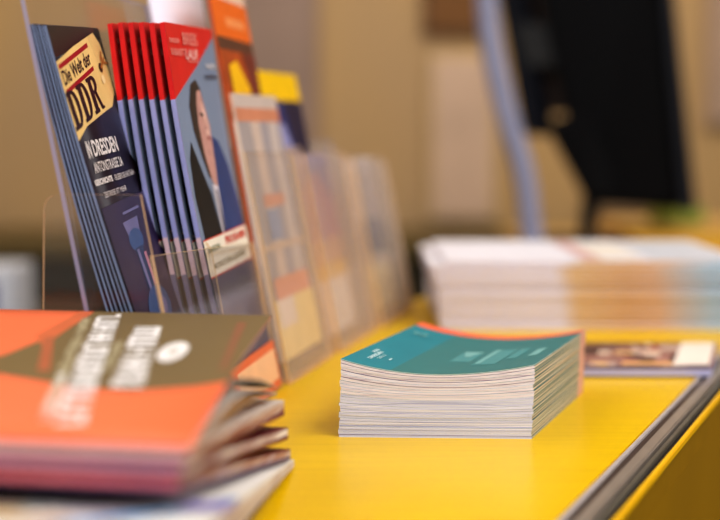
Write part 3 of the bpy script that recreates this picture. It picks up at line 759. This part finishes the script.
framed('wall_panel', .545, .70, -.05, .62, (150, 120, 84), (150, 122, 90), 'dull brown panel on the back wall, seen between curved pole and monitor', 'panel')
framed('wall_panel', .83, 1.3, .17, .80, (176, 148, 124), (178, 150, 128), 'pinkish grey panel on the back wall, right of the black monitor', 'panel')

# staff desk behind, carrying monitor, pole and folders
dk = empty('desk', (.75, 2.05, FZ), 'tan wooden desk behind the yellow counter, carrying the black monitor', 'desk')
bm = bmesh.new(); box(bm, (.78, 2.08, -.02), (1.08, .66, .03)); rounded(bm, .003); obj('desktop', bm, mat((190, 152, 92), .4, .08, 6), dk)
for x in (.27, 1.28):
    bm = bmesh.new(); box(bm, (x, 2.08, (FZ-.035)/2), (.03, .6, -.035-FZ)); obj('leg_panel', bm, mat((90, 74, 50), .5), dk)
mn = empty('monitor', (.36, 2.0, -.005), 'black computer monitor turned away, tilted on its stand on the desk', 'monitor')
blk = mat((5, 5, 8), .6, .05, 20, .15); blk2 = mat((14, 16, 26), .5, .05, 20, .2); blk3 = mat((16, 15, 15), .6, .05)
bm = bmesh.new()   # tapered rear housing
hexa(bm, [(.322, 2.02, .054), (.452, 1.96, .048), (.480, 2.06, .048), (.362, 2.11, .054)],
     [(.236, 2.05, .46), (.416, 1.99, .46), (.446, 2.08, .46), (.266, 2.13, .46)])
rounded(bm, .008, 3); obj('rear_housing', bm, blk, mn)
bm = bmesh.new(); hexa(bm, [(.446, 1.945, .046), (.468, 1.95, .046), (.496, 2.06, .046), (.476, 2.07, .046)], [(.405, 1.975, .465), (.420, 1.98, .465), (.450, 2.09, .465), (.436, 2.10, .465)])
rounded(bm, .004, 2); sc_ = obj('screen_frame', bm, blk2, mn)
bm = bmesh.new(); hexa(bm, [(.238, 2.06, .155), (.268, 2.05, .150), (.290, 2.08, .155), (.256, 2.09, .16)], [(.182, 2.09, .46), (.222, 2.07, .46), (.240, 2.11, .46), (.206, 2.12, .46)])
rounded(bm, .003, 2); obj('stand_arm', bm, blk2, mn)
bm = bmesh.new(); hexa(bm, [(.240, 2.055, .250), (.30, 2.04, .250), (.30, 2.07, .250), (.240, 2.08, .250)], [(.225, 2.06, .315), (.30, 2.05, .315), (.30, 2.08, .315), (.225, 2.08, .315)])
rounded(bm, .004, 2); obj('bracket', bm, blk3, mn)
bm = bmesh.new(); hexa(bm, [(.262, 2.09, .185), (.32, 2.08, .185), (.32, 2.10, .185), (.262, 2.11, .185)], [(.21, 2.11, .46), (.30, 2.10, .46), (.30, 2.12, .46), (.21, 2.125, .46)])
obj('dark_gap_plate', bm, mat((70, 50, 38), .6), mn)  # added dark plate that darkens the gap between arm and housing
bm = bmesh.new(); hexa(bm, [(.322, 2.0, .060), (.38, 1.99, .056), (.39, 2.06, .056), (.335, 2.06, .060)], [(.264, 2.02, .170), (.33, 2.0, .190), (.34, 2.08, .190), (.275, 2.08, .170)])
rounded(bm, .008, 3); obj('hinge_cover', bm, blk, mn)
bm = bmesh.new(); tube(bm, spline([(.331, 2.03, 0), (.332, 2.03, .04), (.345, 2.035, .075), (.36, 2.04, .12)], 5), [.012]*6+[.014]*5+[.02]*5, 14); obj('neck', bm, blk3, mn)
bm = bmesh.new(); box(bm, (.335, 2.03, .0), (.13, .12, .008)); rounded(bm, .003); obj('base', bm, blk3, mn)
pl = empty('curved_pole', (.234, 1.9, -.005), 'pale lavender grey curved pole rising from the desk, left of the monitor', 'pole')
c = lambda x, y, Yv: (lambda a_, b_: (a_*Yv/(.99571+b_*.09246), Yv, .16+Yv*(-.09246+b_*.99571)/(.99571+b_*.09246)))((x-360)/1400, -(y-260)/1400)
pts = [V((.2355, 1.9, -.004)), V((.2335, 1.9, .02)), V((.2225, 1.9, .10)), V((.1985, 1.9, .18)), V((.1770, 1.9, .27)), V((.1690, 1.9, .345)), V((.166, 1.9, .45)), V((.170, 1.9, .55))]
bm = bmesh.new(); tube(bm, spline(pts, 6), .0150, 18); obj('shaft', bm, mat((150, 152, 178), .35, .05), pl)
bm = bmesh.new(); tube(bm, [(.2355, 1.9, -.0048), (.2355, 1.9, .004)], .04, 28); obj('foot', bm, mat((120, 122, 140), .4), pl)
def folder(x0, x1, y0, y1, z0, z1, col_, label):
    bm = bmesh.new(); box(bm, ((x0+x1)/2, (y0+y1)/2, (z0+z1)/2), (x1-x0, y1-y0, z1-z0)); rounded(bm, .0015)
    tag(obj('folder', bm, mat(col_, .5)), label, 'folder')
folder(.40, .75, 2.10, 2.34, -.0045, .016, (206, 164, 92), 'tan folder lying flat on the desk behind the monitor base')
folder(.36, .72, 1.80, 1.93, -.0045, .018, (206, 158, 40), 'mustard yellow folder at the near side of the desk, above the pale pile')
bm = bmesh.new(); box(bm, (.487, 2.16, .031), (.07, .08, .029)); rounded(bm, .003)
tag(obj('box', bm, mat((146, 158, 66), .5)), 'small light green box on the tan folder, under the right edge of the monitor', 'box')

# ============================================================ LIGHT
def area(loc, target, size, power, colr=(1, .97, .93)):
    l = bpy.data.lights.new('soft_area_light', 'AREA'); l.shape = 'RECTANGLE'; l.size, l.size_y = size; l.energy = power; l.color = colr
    o = bpy.data.objects.new('soft_area_light', l); put(o); o.location = loc
    o.rotation_euler = (V(target)-V(loc)).to_track_quat('-Z', 'Y').to_euler(); return o
area((.9, .1, 1.75), (.1, .8, 0), (1.2, 1.2), 34)
area((-1.0, .9, 1.8), (-.1, .8, 0), (1.2, 1.2), 20, (1, .96, .92))
area((.3, -.9, 1.3), (0, .7, 0), (1.6, .9), 17, (.92, .94, 1))  # added front fill from the camera side, not a ceiling fixture
area((.2, 2.3, 1.8), (.2, 3.2, .1), (2.6, .6), 26, (1, .95, .86))
area((1.9, .9, .7), (-.05, .85, .08), (.9, .9), 9, (1, .97, .93))  # added low side light to brighten the holder fronts, not on the ceiling
w = bpy.data.worlds.new('World'); SC.world = w; w.use_nodes = True
w.node_tree.nodes['Background'].inputs[0].default_value = (1, .95, .9, 1); w.node_tree.nodes['Background'].inputs[1].default_value = .6

# ============================================================ CAMERA
cam = bpy.data.cameras.new('Camera'); co = bpy.data.objects.new('Camera', cam); put(co); SC.camera = co
co.location = (0, 0, .16); co.rotation_euler = (math.radians(90)-math.atan(130/1400), 0, 0)
cam.sensor_width = 36; cam.lens = 70; cam.clip_start = .02; cam.clip_end = 30
cam.dof.use_dof = True; cam.dof.focus_distance = .728; cam.dof.aperture_fstop = 3.7
SC.view_settings.view_transform = 'Standard'; SC.view_settings.look = 'Medium High Contrast'; SC.view_settings.exposure = -.14
SC.cycles.transparent_max_bounces = 24; SC.cycles.max_bounces = 10
try: SC.cycles.use_denoising = True
except Exception: pass
